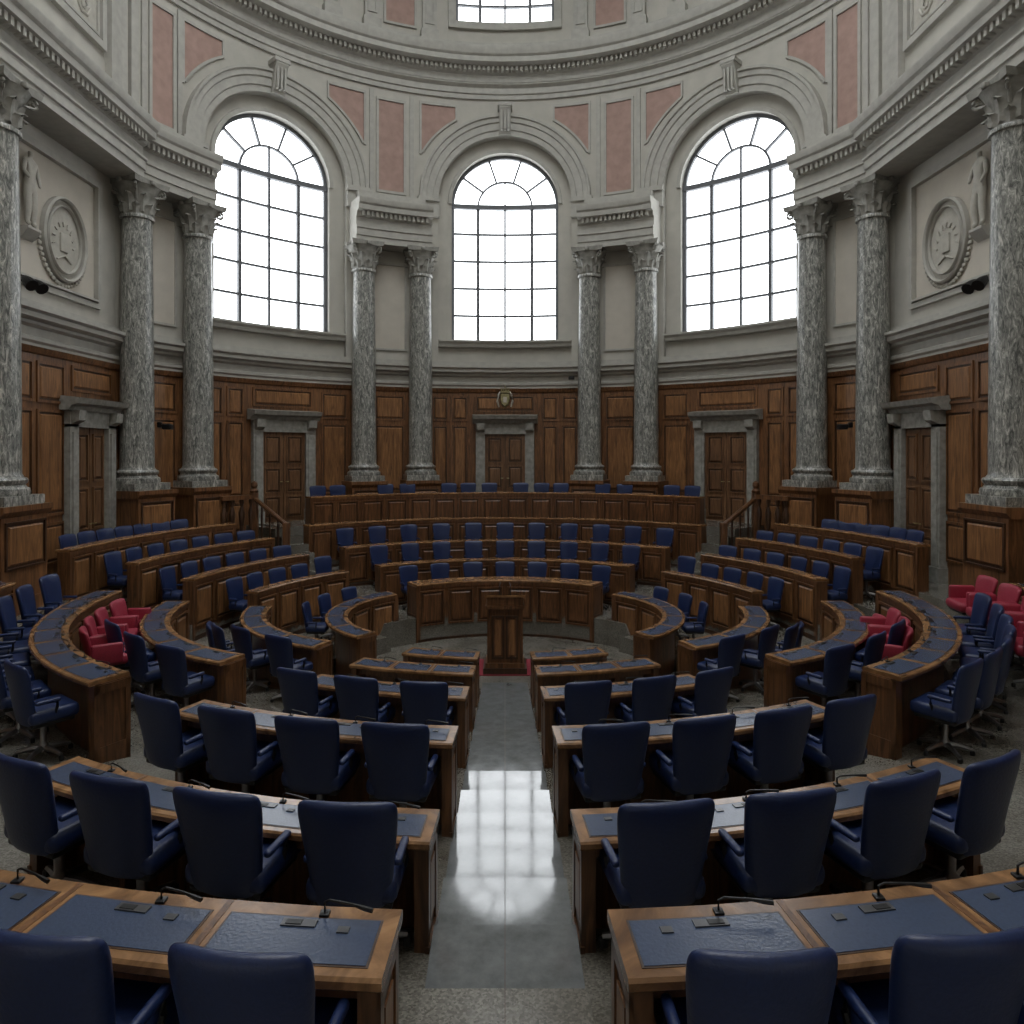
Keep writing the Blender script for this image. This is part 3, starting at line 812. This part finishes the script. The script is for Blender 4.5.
# side curved desks nearer the camera
for sx in (-1, 1):
    R1 = 4.45 if sx < 0 else 4.27
    SIDE = [(1.3, 10.45, R1, 90, 149, -2.10, 8, -3.0), (1.75, 11.25, 3.3, 92, 156, -2.40, 6, -3.4), (1.5, 11.9, 2.45, 93, 158, -2.62, 4, -3.6)]
    for si, (cx, cy, R, a0, a1, zt, pads, zb) in enumerate(SIDE):
        desk("curved_desk", cx, cy, R, a0, a1, sx, zt, .34, zb, pads, 'solid', mics=(R > 4))
        b0 = (a0+5, a0+40, a0+20)[si]; b1 = a1-4
        n = int(radians(b1-b0)*(R+.56)/.58)+1
        if si == 0 and sx == 1: n -= 1; b0 += 12
        arc_chairs(cx, cy, R+.57, [b0+(b1-b0)*i/(n-1) for i in range(n)], sx, sc=(.95, .92, 1.0))
    desk("curved_desk", .9, 12.55, 1.9, 42, 142, sx, -2.87, .34, -3.95, 5, 'solid', mics=False)
    arc_chairs(.9, 12.55, 2.5, [56, 72, 88], sx, sc=(.85, .85, .9))
    # red armchairs in front of the outer side desk
    arc_chairs(1.3, 10.45, R1-.40, [96, 104, 112, 120], sx, CH_R, "red_armchair", (.96, .92, 1.04))
    if sx == 1:
        arc_chairs(1.3, 10.45, 5.36, [95, 101, 107, 113, 119], sx, CH_R, "red_armchair", (1.05, .96, 1.12))
    desk("curved_desk", 1.3, 10.45, 5.80 if sx == 1 else 5.6, 97, 120, sx, -1.85, .32, -3.0, 4, 'solid')

# side tiers
TIERS = [(4.6, 46, 76, -2.55, -3.62), (5.4, 51, 84, -2.22, -3.32), (6.2, 54, 87, -1.90, -3.02), (7.0, 57.5, 92, -1.60, -2.72)]
for sx in (-1, 1):
    for (R, a0, a1, zt, zb) in TIERS:
        if sx == 1 and R > 6: a1 -= 5
        desk("tiered_bench_desk", 0, CY, R, a0, a1, sx, zt, .20, zb, 0, 'solid')
        n = int(radians(a1-a0)*(R+.45)/.50)
        if R > 6.9: dd = [a0+7+(a1-a0-14)*i/(n-2) for i in range(n-1)]
        else: dd = [a0+2.2+(a1-a0-4.4)*i/(n-1) for i in range(n)]
        arc_chairs(0, CY, R+.45, dd, sx, sc=(.92, .78, 1.0))

# back tiers (centre block)
BACK = [(3.2, 33.5, -2.73, -3.95, .42, 7), (4.5, 36.5, -2.50, -3.45, .25, 9), (5.5, 40.5, -2.19, -3.12, .25, 11), (6.5, 44, -1.74, -2.8, .25, 0), (7.0, 41.5, -1.12, -2.45, .25, 0)]
for (R, a, zt, zb, dp, n) in BACK:
    desk("dais_desk" if R == 3.2 else "tiered_bench_desk", 0, CY, R, -a, a, 1, zt, dp, zb, 0, 'solid', jig=0)
    if n: arc_chairs(0, CY, R+dp+.36, [-a+3.5+(2*a-7)*i/(n-1) for i in range(n)], 1, sc=(.92, .8, .97))
# gallery chairs stand in the clear bays behind the last desk
arc_chairs(0, CY, 7.47, [-38, -34, -24.5, -20, -11.5, -7.5, -3.2, 3.2, 7.5, 11.5, 20, 24.5, 34, 38], 1, sc=(.9, .6, .97))

# stairs and rails at the aisles by the doors
for sx in (-1, 1):
    mb = MB()
    mp = Arc(0, CY, 7.0, sx)
    for i in range(7):
        r = 5.3+.27*i; z = -3.0+.17*(i+1)
        mb.box(mp, radians(44.8)*7, radians(49.4)*7, -3.2, z, 7.0-r, 7.0-r-.3 if i < 6 else -1.2, M_terr)
    mb.obj("stair_steps")
    mb = MB()
    mp2 = Arc(0, CY, 7.6, sx)
    for t in (51.0, 52.8, 54.6, 56.2):
        x, y, _ = mp2(radians(t)*7.6, 0, 0)
        mb.lathe(x, y, [(.06, -2.4), (.07, -2.0), (.035, -1.9), (.06, -1.6), (.07, -1.45), (.03, -1.3), (.05, -1.2), (.05, -1.12)], 12, M_wdark)
    mb.box(mp2, radians(50.6)*7.6, radians(56.8)*7.6, -1.14, -1.04, -.07, .07, M_wdesk)
    x, y, _ = mp2(radians(50.4)*7.6, 0, 0)
    mb.rbox((x, y, -1.7), (.16, .16, 1.4), .02, M_wdesk); mb.lathe(x, y, [(.09, -1.0), (.1, -.95), (.05, -.9), (.08, -.84), (.07, -.76), (.01, -.72)], 14, M_wdesk)
    x2, y2, _ = Arc(0, CY, 6.2, sx)(radians(50.9)*6.2, 0, 0)
    mb.rbox((x2, y2, -2.2), (.14, .14, 1.2), .02, M_wdesk)
    mb.tube([(x, y, -1.12), (x2, y2, -1.65)], .05, M_wdesk, 8)
    for q in (.25, .5, .75):
        xx, yy = x+(x2-x)*q, y+(y2-y)*q; mb.tube([(xx, yy, -2.5), (xx, yy, -1.12-.53*q)], .025, M_wdark, 8)
    mb.obj("stair_railing")

# podium
mb = MB(); py = 12.4; zf = -3.88
def pb(x0, x1, y0, y1, z0, z1, m): mb.box(LOC, x0, x1, z0, z1, y0, y1, m)
pb(-.38, .38, py-.30, py+.30, zf, zf+.10, M_wdark)
pb(-.34, .34, py-.27, py+.27, zf+.10, zf+.18, M_wdesk)
pb(-.27, .27, py-.23, py+.23, zf+.18, zf+1.12, M_wdesk)
for (a, b) in ((-.23, -.01), (.01, .23)):
    mb.frame(LOC, a, b, zf+.25, zf+1.0, .035, py-.255, py-.23, M_wdark)
    mb.box(LOC, a+.06, b-.06, zf+.32, zf+.93, py-.25, py-.23, M_wpan)
for s in (-1, 1): pb(min(s*.27, s*.31), max(s*.27, s*.31), py-.25, py+.25, zf+.18, zf+1.12, M_wdesk)
pb(-.34, .34, py-.29, py+.27, zf+1.12, zf+1.18, M_wdesk)
mb.prism(LOC, [(py-.27, zf+1.18), (py-.27, zf+1.33), (py+.25, zf+1.22), (py+.25, zf+1.18)], -.31, .31, M_wdesk)
mb.prism(LOC, [(py-.30, zf+1.33), (py-.30, zf+1.37), (py+.28, zf+1.25), (py+.28, zf+1.21)], -.35, .35, M_wtop)
mb.tube([(-.1, py, zf+1.28), (-.1, py+.02, zf+1.45), (-.08, py+.1, zf+1.52)], .008, M_black)
mb.tube([(.1, py, zf+1.28), (.1, py+.02, zf+1.45), (.08, py+.1, zf+1.52)], .008, M_black)
mb.obj("podium")
mb = MB(); mb.box(LOC, -.50, .50, -3.898, -3.882, 12.08, 13.0, M_carpet); mb.obj("red_rug")

# ------------------------------------------------------------------ light
w = bpy.data.worlds.new("overcast"); scene.world = w; w.use_nodes = True
bg = w.node_tree.nodes["Background"]; bg.inputs["Color"].default_value = (0.93, 0.97, 1.0, 1); bg.inputs["Strength"].default_value = 5.2

def area(name, loc, rot, sx_, sy_, e, col):
    l = bpy.data.lights.new(name, 'AREA'); l.shape = 'RECTANGLE'; l.size = sx_; l.size_y = sy_; l.energy = e; l.color = col
    o = bpy.data.objects.new(name, l); o.location = loc; o.rotation_euler = rot; COL.objects.link(o); return o
area("overhead_fill", (0, 1.5, 14), (0, 0, 0), 8, 5, 400, (1, .96, .9))  # unseen fill light added to brighten the hall, no real fitting

# ------------------------------------------------------------------ camera
cam = bpy.data.cameras.new("camera"); cam.sensor_width = 36; cam.lens = 700/1024*36
cam.shift_y = -(512-450)/1024; cam.shift_x = (512-505)/1024
co = bpy.data.objects.new("camera", cam); co.location = (0, 0, 0); co.rotation_euler = (pi/2, 0, 0); COL.objects.link(co)
scene.camera = co
for o in list(scene.objects):
    if o.parent is None: o.location.z += ZC
scene.view_settings.view_transform = 'Standard'
scene.view_settings.look = 'None'
